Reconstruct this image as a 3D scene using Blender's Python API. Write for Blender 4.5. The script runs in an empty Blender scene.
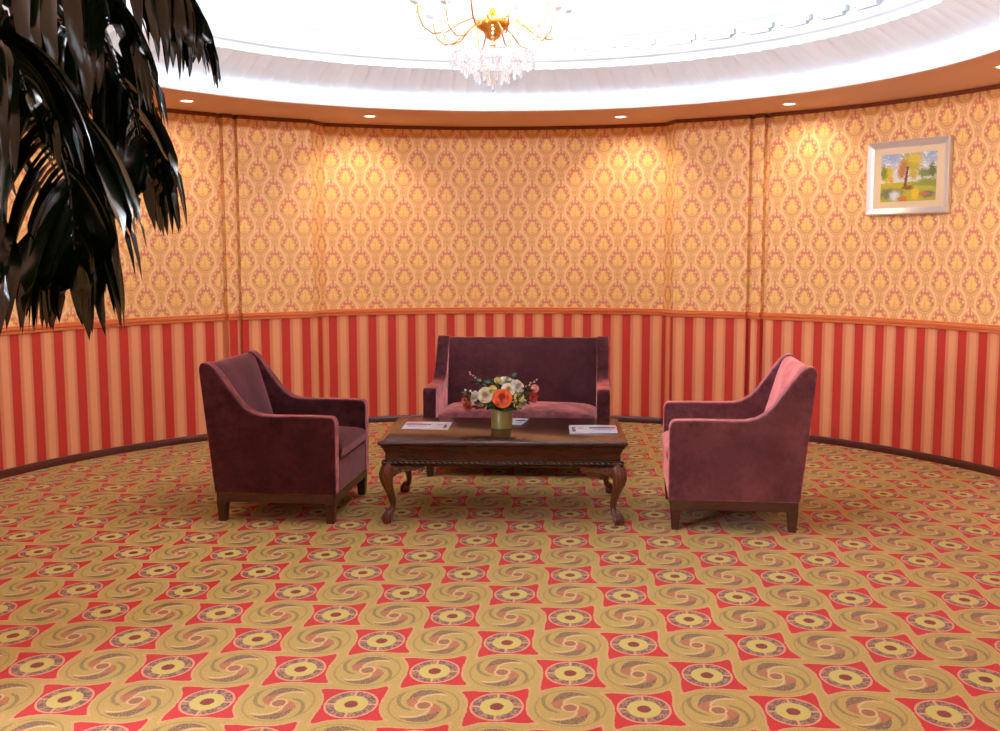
import bpy, bmesh, math, random
from mathutils import Vector, Matrix, Quaternion
random.seed(7)
PI = math.pi
C = bpy.context.scene.collection
sin, cos = math.sin, math.cos

# ------------------------------------------------------------------ node maths
class S:
    """A value socket that can be used in python expressions."""
    def __init__(s, nt, sock): s.nt, s.k = nt, sock
    def _m(s, op, *a, clamp=False):
        n = s.nt.nodes.new('ShaderNodeMath'); n.operation = op; n.use_clamp = clamp
        for i, v in enumerate((s,) + a):
            if isinstance(v, S): s.nt.links.new(v.k, n.inputs[i])
            else: n.inputs[i].default_value = float(v)
        return S(s.nt, n.outputs[0])
    def __add__(s, o): return s._m('ADD', o)
    __radd__ = __add__
    def __sub__(s, o): return s._m('SUBTRACT', o)
    def __rsub__(s, o): return s._m('MULTIPLY', -1.0)._m('ADD', o)
    def __mul__(s, o): return s._m('MULTIPLY', o)
    __rmul__ = __mul__
    def __truediv__(s, o): return s._m('DIVIDE', o)
    def __neg__(s): return s._m('MULTIPLY', -1.0)
    def abs(s): return s._m('ABSOLUTE')
    def sin(s): return s._m('SINE')
    def sign(s): return s._m('SIGN')
    def floor(s): return s._m('FLOOR')
    def fract(s): return s._m('FRACT')
    def sqrt(s): return s._m('SQRT')
    def min(s, o): return s._m('MINIMUM', o)
    def max(s, o): return s._m('MAXIMUM', o)
    def smin(s, o, k): return s._m('SMOOTH_MIN', o, k)
    def lt(s, o): return s._m('LESS_THAN', o)
    def gt(s, o): return s._m('GREATER_THAN', o)
    def atan2(s, o): return s._m('ARCTAN2', o)
    def clamp(s): return s._m('ADD', 0.0, clamp=True)
    def wrap(s, lo, hi): return s._m('WRAP', hi, lo)
    def step(s, a, b):                       # smooth 0..1 between a and b
        n = s.nt.nodes.new('ShaderNodeMapRange'); n.interpolation_type = 'SMOOTHSTEP'
        s.nt.links.new(s.k, n.inputs['Value'])
        if a < b: v = (a, b, 0, 1)
        else: v = (b, a, 1, 0)
        for nm, x in zip(('From Min', 'From Max', 'To Min', 'To Max'), v): n.inputs[nm].default_value = x
        return S(s.nt, n.outputs[0])

def lin(c):
    f = lambda v: v/12.92 if v <= .04045 else ((v+.055)/1.055)**2.4
    return tuple(f(x/255.0) for x in c) + (1.0,)

class Mat:
    def __init__(s, name, rgb=None, rough=.5, **kw):
        s.m = bpy.data.materials.new(name); s.m.use_nodes = True
        s.nt = s.m.node_tree; s.b = s.nt.nodes['Principled BSDF']
        s.set(rough=rough, **kw)
        if rgb: s.b.inputs['Base Color'].default_value = lin(rgb)
    def set(s, rough=None, metal=None, spec=None, coat=None, sheen=None, sheen_rough=None, sheen_tint=None,
            trans=None, ior=None, emit=None, emit_s=None, coat_rough=None, alpha=None, sss=None):
        I = s.b.inputs
        for k, v in (('Roughness', rough), ('Metallic', metal), ('Specular IOR Level', spec), ('Coat Weight', coat),
                     ('Coat Roughness', coat_rough), ('Sheen Weight', sheen), ('Sheen Roughness', sheen_rough),
                     ('Transmission Weight', trans), ('IOR', ior), ('Emission Strength', emit_s), ('Alpha', alpha)):
            if v is not None: I[k].default_value = v
        if sheen_tint: I['Sheen Tint'].default_value = lin(sheen_tint)
        if emit: I['Emission Color'].default_value = lin(emit)
    def node(s, t): return s.nt.nodes.new(t)
    def link(s, a, b): s.nt.links.new(a.k if isinstance(a, S) else a, b)
    def coord(s, kind='Object'):
        t = s.node('ShaderNodeTexCoord'); x = s.node('ShaderNodeSeparateXYZ')
        s.nt.links.new(t.outputs[kind], x.inputs[0]); s.vec = t.outputs[kind]
        return [S(s.nt, o) for o in x.outputs]
    def noise(s, scale=5, detail=3, rough=.5, vec=None, stretch=None):
        n = s.node('ShaderNodeTexNoise'); n.inputs['Scale'].default_value = scale
        n.inputs['Detail'].default_value = detail; n.inputs['Roughness'].default_value = rough
        v = vec or s.vec
        if stretch:
            mp = s.node('ShaderNodeMapping'); mp.inputs['Scale'].default_value = stretch
            s.nt.links.new(v, mp.inputs[0]); v = mp.outputs[0]
        s.nt.links.new(v, n.inputs['Vector']); return S(s.nt, n.outputs['Fac'])
    def mix(s, f, a, b):
        n = s.node('ShaderNodeMix'); n.data_type = 'RGBA'
        def put(v, i):
            if isinstance(v, tuple): n.inputs[i].default_value = lin(v)
            else: s.nt.links.new(v, n.inputs[i])
        if isinstance(f, S): s.nt.links.new(f.k, n.inputs[0])
        else: n.inputs[0].default_value = f
        put(a, 6); put(b, 7); return n.outputs[2]
    def gain(s, c, f):                       # multiply a colour by a value (wear, weave)
        n = s.node('ShaderNodeVectorMath'); n.operation = 'SCALE'
        if isinstance(c, tuple): n.inputs[0].default_value = lin(c)[:3]
        else: s.nt.links.new(c, n.inputs[0])
        s.nt.links.new(f.k, n.inputs['Scale']); return n.outputs[0]
    def color(s, c): s.nt.links.new(c, s.b.inputs['Base Color'])
    def bump(s, h, strength=.2, dist=.01):
        n = s.node('ShaderNodeBump'); n.inputs['Strength'].default_value = strength; n.inputs['Distance'].default_value = dist
        s.nt.links.new(h.k, n.inputs['Height']); s.nt.links.new(n.outputs[0], s.b.inputs['Normal'])

# ------------------------------------------------------------------ materials
def m_carpet():
    m = Mat('carpet', rough=.95, spec=.1, sheen=.15)
    x, y, z = m.coord()
    dx, dy = x - .025, y - 3.962
    det = .243*.29 + .0105*.019
    s = dx*(.29/det) - dy*(.019/det)
    t = dx*(.0105/det) + dy*(.243/det)
    wob = (m.noise(60, 2) - .5)*.03
    def local(a, b):
        X, Y = a.wrap(-1, 1), b.wrap(-1, 1)
        o = (X.abs() + Y.abs()).gt(1.0)
        return X - X.sign()*o, Y - Y.sign()*o
    X, Y = local(s + 1.0, t)                 # nearest swirl
    r = (X*X + Y*Y).sqrt() + wob
    ax, ay = (X.abs() - .5).abs(), (Y.abs() - .5).abs()
    vert = (X*Y).lt(0.0)
    u = ax*vert + ay*(1.0 - vert); v = ay*vert + ax*(1.0 - vert)
    # arms are pushed sideways so that the discs look like pinwheels
    link = (u - .082).max(v - .36)
    g = (r - .605).smin(link + wob, .13)
    gold = g.lt(0.0); rim = g.lt(0.0)*g.gt(-.034)
    rim2 = g.lt(-.115)*g.gt(-.14)*r.lt(.56)
    phi = Y.atan2(X)
    f = ((phi + r*5.2 + .35)/PI).fract()
    q = m.noise(170, 3, .7)
    col = m.mix(q.step(.35, .65), (196, 168, 88), (172, 144, 68))
    col = m.mix(f.gt(.60)*f.lt(.70)*r.lt(.47)*r.gt(.2)*q.gt(.38), col, (142, 122, 66))
    flesh = f.gt(.12)*f.lt(.46)*r.lt(.30)*r.gt(.12)
    col = m.mix(flesh*q.gt(.40), col, (176, 104, 68))
    col = m.mix(f.gt(.10)*f.lt(.40)*r.lt(.43)*r.gt(.27)*q.gt(.42), col, (120, 88, 66))
    col = m.mix(f.lt(.07)*r.lt(.40)*r.gt(.11), col, (210, 176, 126))
    col = m.mix(r.lt(.125), col, (216, 168, 118)); col = m.mix(r.lt(.09), col, (150, 104, 66))
    col = m.mix(rim2, col, (162, 132, 72))
    col = m.mix(rim*q.gt(.36), col, (200, 158, 102))
    base = m.mix(q.step(.3, .7), (208, 32, 28), (192, 26, 24))
    col = m.mix(gold, base, col)
    A, B = local(s, t)                       # nearest rosette
    R = (A*A*1.04 + B*B*1.02).sqrt() + wob*.6
    th = B.atan2(A)
    spoke = (A.abs().min(B.abs())).lt(.018)
    ring = m.mix(((th*8.0).sin()*.35 + (m.noise(95, 2, .7) - .5)*7.0).gt(.1), (118, 76, 74), (172, 132, 96))
    ring = m.mix(spoke, ring, (212, 158, 110))
    rc = m.mix(R.lt(.345), (214, 150, 112), ring)
    rc = m.mix(R.lt(.235), rc, (202, 184, 94))
    rc = m.mix((R + (q - .5)*.06).lt(.095), rc, (132, 46, 34))
    col = m.mix(R.lt(.378), col, rc)
    col = m.gain(col, m.noise(330, 3, .85)*1.5 + .13)
    col = m.gain(col, m.noise(1.3, 2)*.25 + .93)
    m.color(col); m.bump(m.noise(500, 2), .35, .004)
    return m.m

def m_damask():
    m = Mat('damask_wallpaper', rough=.6, spec=.35)
    u, v, _ = m.coord('UV')
    X, Y = (u/.126).wrap(-1, 1), (v/.1435).wrap(-1, 1)
    o = (X.abs() + Y.abs()).gt(1.0)
    X, Y = X - X.sign()*o, Y - Y.sign()*o
    X = X.abs()
    h = Y + .06; t = h.max(0.0)
    XX = X*(t*.95 + 1.0)
    n = m.noise(70, 2); nn = (n - .5)*.05
    d = (XX*XX + h*h*.86).sqrt() + nn         # pointed figure
    e = (X*X*(t*.35 + 1.0) + h*h*.92).sqrt() + nn   # rounder bands
    ang = h.atan2(X)
    gold, peach, red, pale = (236, 188, 116), (228, 168, 110), (214, 132, 98), (244, 204, 140)
    col = m.mix(n.step(.3, .7), gold, peach)
    col = m.mix(e.step(.62, .66)*e.step(.80, .76), col, pale)
    bead = (ang*15.0).sin().gt(.0)
    col = m.mix(e.gt(.80)*e.lt(.85)*bead*h.lt(.5), col, (222, 156, 112))
    col = m.mix(e.gt(.585)*e.lt(.62), col, (226, 158, 112))
    lobes = (ang*10.0 + .4).sin()*.05
    c0 = d + lobes
    collar = c0.gt(.36)*c0.lt(.56)*h.gt(.0)
    col = m.mix(collar, col, red)
    side = c0.gt(.40)*c0.lt(.55)*h.gt(-.22)*h.lt(.10)
    col = m.mix(side, col, (206, 130, 92))
    pearls = (ang*10.0 + .4).sin().gt(.55)*d.gt(.46)*d.lt(.58)*h.gt(-.1)
    col = m.mix(pearls, col, (248, 196, 158))
    col = m.mix(e.gt(.455)*e.lt(.495)*h.lt(-.16), col, (206, 144, 92))
    # trefoil heart
    hx = X - .165; lobe = (hx*hx + (h + .14)*(h + .14)).sqrt()
    top = (X*X*1.5 + (h - .10)*(h - .10)*.7).sqrt()
    heart = lobe.lt(.175).max(top.lt(.19))
    col = m.mix(heart, col, (248, 204, 122))
    vein = (X.lt(.02)*h.gt(-.34)*h.lt(.20)).max((lobe - .10).abs().lt(.014)*h.lt(-.1))
    col = m.mix(vein, col, (226, 170, 98))
    # links between motifs
    col = m.mix(X.gt(.93)*Y.abs().lt(.22)*((Y*38.0).sin().gt(-.3)), col, (206, 138, 92))
    col = m.mix(X.lt(.06)*Y.gt(.56)*Y.lt(.80), col, (218, 140, 106))
    col = m.mix(((X*18.0).sin()*(Y + .80).abs().step(.17, .0)).gt(.3)*X.lt(.3)*Y.lt(-.6), col, (230, 164, 114))
    col = m.gain(col, m.noise(900, 1)*.20 + .90)
    m.color(col); return m.m

def m_stripe():
    m = Mat('striped_wallpaper', rough=.6, spec=.3)
    u, v, _ = m.coord('UV')
    f = (u/.176).fract()                     # 0..0.38 red, the rest salmon
    col = m.mix(f.step(.38, .42)*f.step(1.0, .97), (196, 56, 44), (214, 132, 94))
    col = m.mix(f.step(.50, .60)*f.step(.93, .83), col, (234, 162, 116))
    fine = (u*(2*PI/.0125)).sin().gt(.55)*f.gt(.41)
    col = m.mix(fine*.35, col, (216, 140, 96))
    col = m.gain(col, m.noise(120, 2, .5, None, (1, .05, 1))*.16 + .92)
    m.color(col); return m.m

def m_wood(name, a, b, rough=.3, coat=.4, st=(1, 12, 12)):
    m = Mat(name, rough=rough, coat=coat, coat_rough=.12)
    m.coord(); n = m.noise(6, 5, .6, None, st)
    m.color(m.mix(n.step(.3, .7), a, b)); return m.m

def m_velvet(name, a, b, sheen, rough=.42):
    m = Mat(name, rough=.8, spec=.15, sheen=.8, sheen_rough=.30, sheen_tint=(255, 180, 180))
    m.coord(); n = m.noise(4.5, 4, .65); k = m.noise(40, 2)
    c = m.mix(n.step(.35, .68), a, b)
    m.color(m.gain(c, k*.2 + .9)); m.bump(k, .05, .004)
    v = m.node('ShaderNodeBsdfSheen'); v.distribution = 'ASHIKHMIN'; v.inputs['Roughness'].default_value = rough
    dark = tuple(int(x*.66) for x in sheen)
    m.nt.links.new(m.mix(m.noise(7, 4, .7).step(.38, .62), dark, sheen), v.inputs['Color'])
    w_ = m.node('ShaderNodeAddShader'); out = m.nt.nodes['Material Output']
    m.nt.links.new(m.b.outputs[0], w_.inputs[0]); m.nt.links.new(v.outputs[0], w_.inputs[1]); m.nt.links.new(w_.outputs[0], out.inputs['Surface'])
    return m.m

M = {}
M['carpet'] = m_carpet(); M['damask'] = m_damask(); M['stripe'] = m_stripe(); 
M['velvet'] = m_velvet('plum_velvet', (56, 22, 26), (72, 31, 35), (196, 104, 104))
M['velvet_shaded'] = m_velvet('plum_velvet_shaded', (58, 24, 28), (76, 34, 38), (92, 48, 50))  # same plum velvet, sheen dimmed to paint shade on inner faces
M['velvet_half_lit'] = m_velvet('plum_velvet_half_lit', (88, 46, 50), (108, 60, 64), (206, 126, 124))  # same velvet, paler tone that paints in partly lit faces
M['velvet_lit'] = m_velvet('plum_velvet_lit', (170, 88, 88), (190, 104, 100), (230, 150, 146))  # same velvet, far paler: pink light painted into the right chair's inside
M['rail'] = m_wood('orange_stained_wood', (212, 108, 62), (230, 134, 82), .35, .3, (.3, .3, 14))
M['base'] = m_wood('dark_red_wood', (62, 20, 14), (84, 30, 20), .35, .3)
M['rosewood'] = m_wood('rosewood', (46, 18, 13), (66, 28, 19), .2, .12, (1.5, 6, 6))
M['bead'] = m_wood('polished_dark_beading', (44, 22, 16), (60, 32, 22), .16, .9, (6, 6, 6))
M['carved'] = m_wood('carved_rosewood', (54, 22, 12), (112, 52, 28), .3, .6, (20, 20, 20))
M['darkwood'] = m_wood('dark_stained_wood', (50, 26, 16), (78, 44, 26), .4, .2, (3, 3, 14))
M['white'] = Mat('white_plaster', (232, 242, 247), .6).m
M['soffit'] = Mat('terracotta_paint', (226, 182, 158), .6).m
M['gold'] = Mat('polished_brass', (226, 164, 70), .22, metal=1.0).m
M['silver'] = Mat('silver_frame', (226, 223, 218), .35, metal=.45).m
M['lamp'] = Mat('lamp_glow', (255, 250, 235), .5, emit=(255, 246, 232), emit_s=10.0).m
M['led_b'] = Mat('lip_strip_glow', (255, 250, 240), .5, emit=(226, 236, 255), emit_s=12.0).m
M['panel'] = Mat('panel_glow', (255, 255, 255), .5, emit=(232, 240, 255), emit_s=6.5).m
M['led'] = Mat('cove_strip_glow', (255, 250, 240), .5, emit=(206, 226, 255), emit_s=30.0).m
M['bulb'] = Mat('candle_bulb_glow', (255, 250, 235), .5, emit=(246, 246, 255), emit_s=1700.0).m
M['crystal'] = Mat('crystal', (255, 255, 255), .03, trans=.75, ior=1.45).m
M['cup'] = Mat('frosted_glass_cup', (255, 255, 252), .3, trans=.5).m
M['candle'] = Mat('candle_sleeve', (250, 246, 236), .4).m
M['vase'] = Mat('olive_frosted_glass', (146, 150, 84), .3, trans=.1, coat=.4).m
M['leaf'] = Mat('palm_leaf', (14, 26, 8), .25, spec=.5).m
M['stem'] = Mat('flower_stem_green', (70, 100, 44), .5).m
M['foliage'] = Mat('bouquet_leaf', (44, 74, 34), .5).m
M['bark'] = m_wood('palm_bark', (84, 66, 46), (120, 98, 70), .9, 0)
M['soil'] = Mat('potting_soil', (46, 34, 26), .95).m
M['pot'] = Mat('glazed_pot', (120, 52, 34), .2, coat=.6).m
M['mat_board'] = Mat('beige_mat_board', (228, 204, 162), .7).m
M['dark'] = Mat('dark_underlining', (30, 18, 16), .9).m
for nm, c in (('orange', (240, 104, 40)), ('cream', (246, 238, 214)), ('white_petal', (250, 246, 238)), ('yellowgreen', (222, 214, 110)),
              ('red', (206, 50, 40)), ('pink', (236, 150, 130)), ('rust', (196, 84, 56)), ('heart_o', (206, 64, 22)), ('heart_y', (224, 206, 132)), ('berry', (216, 150, 140))):
    M[nm] = Mat('petal_' + nm, c, .6, sheen=.2).m

def m_brochure(flip):
    m = Mat('printed_cover', rough=.25, coat=.4)
    x, y, z = m.coord('UV')
    if flip: x = 1.0 - x
    n = m.noise(4, 3) - .5
    c = m.mix((x + n*.3).step(.35, .9), (236, 238, 242), (206, 216, 232))
    s = (y - .62 - (x - .6)*.12 + n*.12).abs()
    c = m.mix((s - (x - .35)*.14).lt(.06)*x.gt(.42)*x.lt(.97), c, (96, 116, 164))
    c = m.mix((y - .36 + n*.3).abs().lt(.07)*x.gt(.5)*x.lt(.9), c, (168, 186, 214))
    c = m.mix(x.gt(.06)*x.lt(.13)*y.gt(.2)*y.lt(.72)*n.gt(-.06), c, (70, 78, 98))
    c = m.mix((y - .6).abs().lt(.035)*x.gt(.17)*x.lt(.30)*((x*190.0).sin().gt(-.6)), c, (70, 82, 120))
    m.color(c); return m.m
M['brochure_a'] = m_brochure(True); M['brochure_b'] = m_brochure(False)

def m_picture():
    m = Mat('oil_landscape', rough=.3, coat=1.0, coat_rough=.03)
    x, y, z = m.coord('UV')
    n = m.noise(7, 4, .6) - .5; k = m.noise(26, 3, .7) - .5
    def blob(cx, cy, rx, ry, soft=.6, w=.6):
        a, b = (x - cx)/rx, (y - cy)/ry
        return ((a*a + b*b).sqrt() + n*w*1.5 + k*w*2.0).step(1.0, 1.0 - soft)
    c = m.mix(y.step(.5, 1.0), (226, 226, 214), (150, 176, 204))
    c = m.mix((n + k).step(.0, .2)*y.gt(.5), c, (240, 236, 226))
    c = m.mix(blob(.85, .58, .3, .12), c, (120, 140, 70))
    c = m.mix(blob(.93, .62, .08, .2), c, (106, 112, 44))
    c = m.mix(blob(.12, .58, .16, .26), c, (208, 186, 52)); c = m.mix(blob(.05, .62, .09, .2), c, (120, 138, 48))
    c = m.mix(blob(.2, .45, .06, .12), c, (222, 160, 84))
    c = m.mix((y + n*.08).lt(.40), c, (190, 178, 44))
    c = m.mix(blob(.9, .36, .42, .14), c, (140, 150, 60)); c = m.mix(blob(.75, .26, .3, .07), c, (186, 180, 62))
    c = m.mix(blob(.18, .17, .32, .16), c, (112, 122, 92)); c = m.mix(blob(.27, .12, .13, .15), c, (214, 224, 226))
    c = m.mix(blob(.86, .13, .2, .1), c, (128, 112, 108))
    c = m.mix(blob(.42, .05, .14, .08), c, (200, 118, 52)); c = m.mix(blob(.78, .14, .16, .05), c, (196, 120, 62))
    c = m.mix(blob(.64, .15, .09, .18), c, (228, 200, 60))
    trunk = ((x - .47 - (y - .5)*.1).abs() + k*.07).lt(.024)*y.gt(.27)*y.lt(.72)
    c = m.mix(blob(.55, .8, .28, .3), c, (190, 172, 48)); c = m.mix(blob(.62, .88, .17, .16), c, (222, 196, 66))
    c = m.mix(blob(.4, .66, .12, .24), c, (192, 122, 70)); c = m.mix(blob(.6, .55, .12, .14), c, (200, 178, 64))
    c = m.mix(trunk, c, (112, 70, 44)); c = m.mix(blob(.5, .28, .14, .06), c, (120, 88, 52))
    m.color(m.gain(c, m.noise(34, 3, .8)*.9 + .55)); return m.m
M['picture'] = m_picture()

# ------------------------------------------------------------------ mesh helpers
class MB:
    def __init__(s): s.v, s.f, s.mi, s.uv = [], [], [], {}
    def add(s, vs, fs, mi=0, M4=None):
        o = len(s.v)
        s.v += [tuple(M4 @ Vector(p)) if M4 else tuple(p) for p in vs]
        s.f += [tuple(i + o for i in f) for f in fs]; s.mi += [mi]*len(fs); return s
    def box(s, x0, x1, y0, y1, z0, z1, mi=0, M4=None, taper=1.0):
        cx, cy = (x0+x1)/2, (y0+y1)/2
        b = [(x0, y0), (x1, y0), (x1, y1), (x0, y1)]
        lo = [(cx+(x-cx)*taper, cy+(y-cy)*taper, z0) for x, y in b]; hi = [(x, y, z1) for x, y in b]
        return s.add(lo+hi, [(3, 2, 1, 0), (4, 5, 6, 7), (0, 1, 5, 4), (1, 2, 6, 5), (2, 3, 7, 6), (3, 0, 4, 7)], mi, M4)
    def lathe(s, prof, n=24, mi=0, M4=None, close=False, rmod=None):
        vs, fs = [], []
        m = len(prof)
        for k in range(n):
            a = 2*PI*k/n
            for j, (r, z) in enumerate(prof):
                rr = r if rmod is None else r + rmod(a, j)
                vs.append((rr*cos(a), rr*sin(a), z))
        for k in range(n):
            k2 = (k+1) % n
            for j in range(m - 1 + (1 if close else 0)):
                j2 = (j+1) % m
                fs.append((k*m+j, k2*m+j, k2*m+j2, k*m+j2))
        if not close:
            if prof[0][0] > 1e-5: fs.append(tuple(k*m for k in range(n))[::-1])
            if prof[-1][0] > 1e-5: fs.append(tuple(k*m+m-1 for k in range(n)))
        return s.add(vs, fs, mi, M4)
    def tube(s, pts, rad, n=10, mi=0, M4=None, flat=None):
        P = [Vector(p) for p in pts]; R = rad if isinstance(rad, (list, tuple)) else [rad]*len(P)
        vs, fs = [], []; ref = None
        for i, p in enumerate(P):
            t = (P[min(i+1, len(P)-1)] - P[max(i-1, 0)]).normalized()
            if ref is None: ref = t.orthogonal().normalized() if flat is None else Vector(flat)
            a = (ref - t*ref.dot(t)).normalized(); b = t.cross(a); ref = a
            for k in range(n):
                w = 2*PI*k/n; vs.append(p + (a*cos(w) + b*sin(w))*R[i])
        for i in range(len(P)-1):
            for k in range(n):
                k2 = (k+1) % n; fs.append((i*n+k, i*n+k2, (i+1)*n+k2, (i+1)*n+k))
        fs.append(tuple(range(n))[::-1]); fs.append(tuple(range((len(P)-1)*n, len(P)*n)))
        return s.add(vs, fs, mi, M4)
    def ball(s, c, r, n=10, mi=0, sc=(1, 1, 1), M4=None):
        m = max(4, n//2+1); prof = [(sin(PI*j/m)*1.0, -cos(PI*j/m)) for j in range(m+1)]
        prof[0] = (1e-6, -1); prof[-1] = (1e-6, 1)
        T = Matrix.Translation(c) @ Matrix.Diagonal((r*sc[0], r*sc[1], r*sc[2], 1))
        return s.lathe(prof, n, mi, (M4 @ T) if M4 else T)
    def prism(s, poly, y0, y1, mi=0, M4=None):     # poly in XZ, extruded along Y
        n = len(poly); vs = [(x, y0, z) for x, z in poly] + [(x, y1, z) for x, z in poly]
        fs = [tuple(range(n)), tuple(range(2*n-1, n-1, -1))] + [(i, i+n, (i+1) % n+n, (i+1) % n) for i in range(n)]
        return s.add(vs, fs, mi, M4)
    def build(s, name, mats, parent=None, smooth=True, bevel=0, seg=2, ang=35, sub=0):
        me = bpy.data.meshes.new(name); me.from_pydata(s.v, [], s.f)
        for m in (mats if isinstance(mats, (list, tuple)) else [mats]): me.materials.append(m)
        for p, i in zip(me.polygons, s.mi): p.material_index = i
        if s.uv:
            l = me.uv_layers.new(name='UVMap')
            for p in me.polygons:
                for li in p.loop_indices: l.data[li].uv = s.uv.get(me.loops[li].vertex_index, (0, 0))
        bm = bmesh.new(); bm.from_mesh(me); bmesh.ops.recalc_face_normals(bm, faces=bm.faces); bm.to_mesh(me); bm.free()
        if smooth:
            me.shade_smooth()
            try: me.set_sharp_from_angle(angle=math.radians(ang))
            except Exception: pass
        o = bpy.data.objects.new(name, me); C.objects.link(o)
        if bevel:
            b = o.modifiers.new('bevel', 'BEVEL'); b.width = bevel; b.segments = seg; b.limit_method = 'ANGLE'; b.angle_limit = math.radians(32)
            b.harden_normals = True
        if sub:
            b = o.modifiers.new('sub', 'SUBSURF'); b.levels = b.render_levels = sub
        if parent: o.parent = parent
        return o

def tag(o, label, cat, group=None):
    o['label'] = label; o['category'] = cat
    if group: o['group'] = group
    return o
def thing(name, label, cat, loc=(0, 0, 0), rz=0.0, group=None):
    o = bpy.data.objects.new(name, None); C.objects.link(o); o.empty_display_size = .1
    o.location = loc; o.rotation_euler = (0, 0, rz); return tag(o, label, cat, group)
def struct(o): o['kind'] = 'structure'; return o

def copy_tree(o, parent=None):
    c = o.copy(); C.objects.link(c)
    if parent: c.parent = parent
    for ch in list(o.children): copy_tree(ch, c)
    return c

# ------------------------------------------------------------------ the round room
CX, CY = 0.0, 5.737
HC = 2.588
def pol(a, r, z=0.0): return (CX + r*sin(a), CY + r*cos(a), z)
def arc(a0, a1, r0, r1=None, step=.03):
    r1 = r0 if r1 is None else r1
    n = max(1, int(abs(a1-a0)/step + .5))
    return [(a0+(a1-a0)*i/n, r0+(r1-r0)*i/n) for i in range(n+1)]
R0, RG, RM = 3.56, 3.605, 3.73
L_GR = arc(-.6745, -.6635, RG); L_ST = arc(-.6635, -.6405, R0); L_G2 = arc(-.6405, -.631, RG)
plan_left = arc(-2.45, -.6765, R0) + [(-.6745, RG), (-.6655, RG), (-.6625, R0-.004), (-.6405, R0-.004), (-.6385, RG), (-.630, RG), (-.628, R0)] + arc(-.628, -.456, R0)[1:]
plan_mid = [(-.456, R0)] + arc(-.412, .388, RM) + [(.424, R0)]
plan_right = arc(.424, .600, R0) + [(.602, RG), (.611, RG), (.613, R0-.004), (.635, R0-.004), (.637, RG), (.647, RG), (.649, R0)] + arc(.649, 2.45, R0)[1:]

def wall(name, plan, u0_of):
    mb = MB(); zs = [0.0, .98, HC + .02]
    pts = [pol(a, r) for a, r in plan]
    u = [0.0]
    for i in range(1, len(pts)): u.append(u[-1] + math.dist(pts[i][:2], pts[i-1][:2]))
    vs = []; n = len(pts)
    for part, (z0, z1) in enumerate(((0.0, .98), (.98, HC + .02))):
        o = len(mb.v)
        vs, fs = [], []
        for (x, y, _), (a, r) in zip(pts, plan):
            X, Y, _ = pol(a, 3.86)
            vs += [(x, y, z0), (x, y, z1), (X, Y, z0), (X, Y, z1)]
        for i in range(n-1):
            b = i*4; c = b+4
            fs += [(b, c, c+1, b+1), (b+2, b+3, c+3, c+2), (b+1, c+1, c+3, b+3), (b, b+2, c+2, c)]
        fs += [(0, 1, 3, 2), (4*n-4, 4*n-2, 4*n-1, 4*n-3)]
        mb.add(vs, fs, part)
        for i in range(n):
            for k in range(4):
                z = (z0, z1, z0, z1)[k]
                mb.uv[o+i*4+k] = (u0_of(part, u[i], plan[i][0]), z)
    return struct(mb.build(name, [M['stripe'], M['damask']], smooth=True, ang=20))
# measured stripe phases: red bands start at arc lengths -4.19+.1795k on the left, 2.70+.1725k on the right
def uL(part, u, a):
    s = -2.45*R0 + u
    if part: return s + .02
    if s > -.66*R0 + .0: return (s - .045 + 2.138)*1.0
    return (s + 4.19)*(.176/.182)
def uM(part, u, a):
    s = -.456*R0 + u - .0
    return s + .07 if part else (s + 1.545)*(.176/.174)
def uR(part, u, a):
    s = .424*R0 + u
    if part: return s - .02
    if s < .64*R0 + .15: return (s - 1.615)*1.0
    return (s - .09 - 2.62)*(.176/.1725)
wall('wall_left', plan_left, uL); wall('wall_back', plan_mid, uM); wall('wall_right', plan_right, uR)

def sweep(name, plan, prof, mat):             # prof: (inward offset, z) closed outline
    mb = MB(); m = len(prof); vs, fs = [], []
    for a, r in plan:
        for d, z in prof: vs.append(pol(a, r-d, z))
    for i in range(len(plan)-1):
        for j in range(m):
            j2 = (j+1) % m; fs.append((i*m+j, (i+1)*m+j, (i+1)*m+j2, i*m+j2))
    fs.append(tuple(range(m))); fs.append(tuple(range((len(plan)-1)*m, len(plan)*m))[::-1])
    mb.add(vs, fs); return struct(mb.build(name, mat, ang=40))
rail = [(-.004, .952), (.014, .952), (.018, .960), (.012, .966), (.012, .972), (.024, .978), (.026, .990), (.016, .996), (.020, 1.003), (.014, 1.008), (-.004, 1.008)]
shade_band = [(-.004, HC-.030), (.004, HC-.030), (.007, HC-.024), (.007, HC-.004), (.004, HC+.002), (-.004, HC+.002)]
M['shade_band'] = m_wood('rust_shade_band', (104, 48, 32), (146, 78, 50), .9, 0, (40, 40, 8))  # dark strip painting in the shade along the wall top under the soffit
bb = [(-.004, 0), (.018, 0), (.018, .044), (.012, .052), (-.004, .054)]
for nm, pl in (('left', plan_left), ('back', plan_mid), ('right', plan_right)):
    sweep('trim_rail_' + nm, pl, rail, M['rail']); sweep('baseboard_' + nm, pl, bb, M['base']); sweep('trim_shade_band_' + nm, pl, shade_band, M['shade_band'])

# floor: one slab under the round room and the lobby the camera stands in
mb = MB(); mb.box(-4.2, 4.2, -2.6, 9.75, -.12, 0.0); struct(mb.build('floor', M['carpet'], smooth=False))
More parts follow.
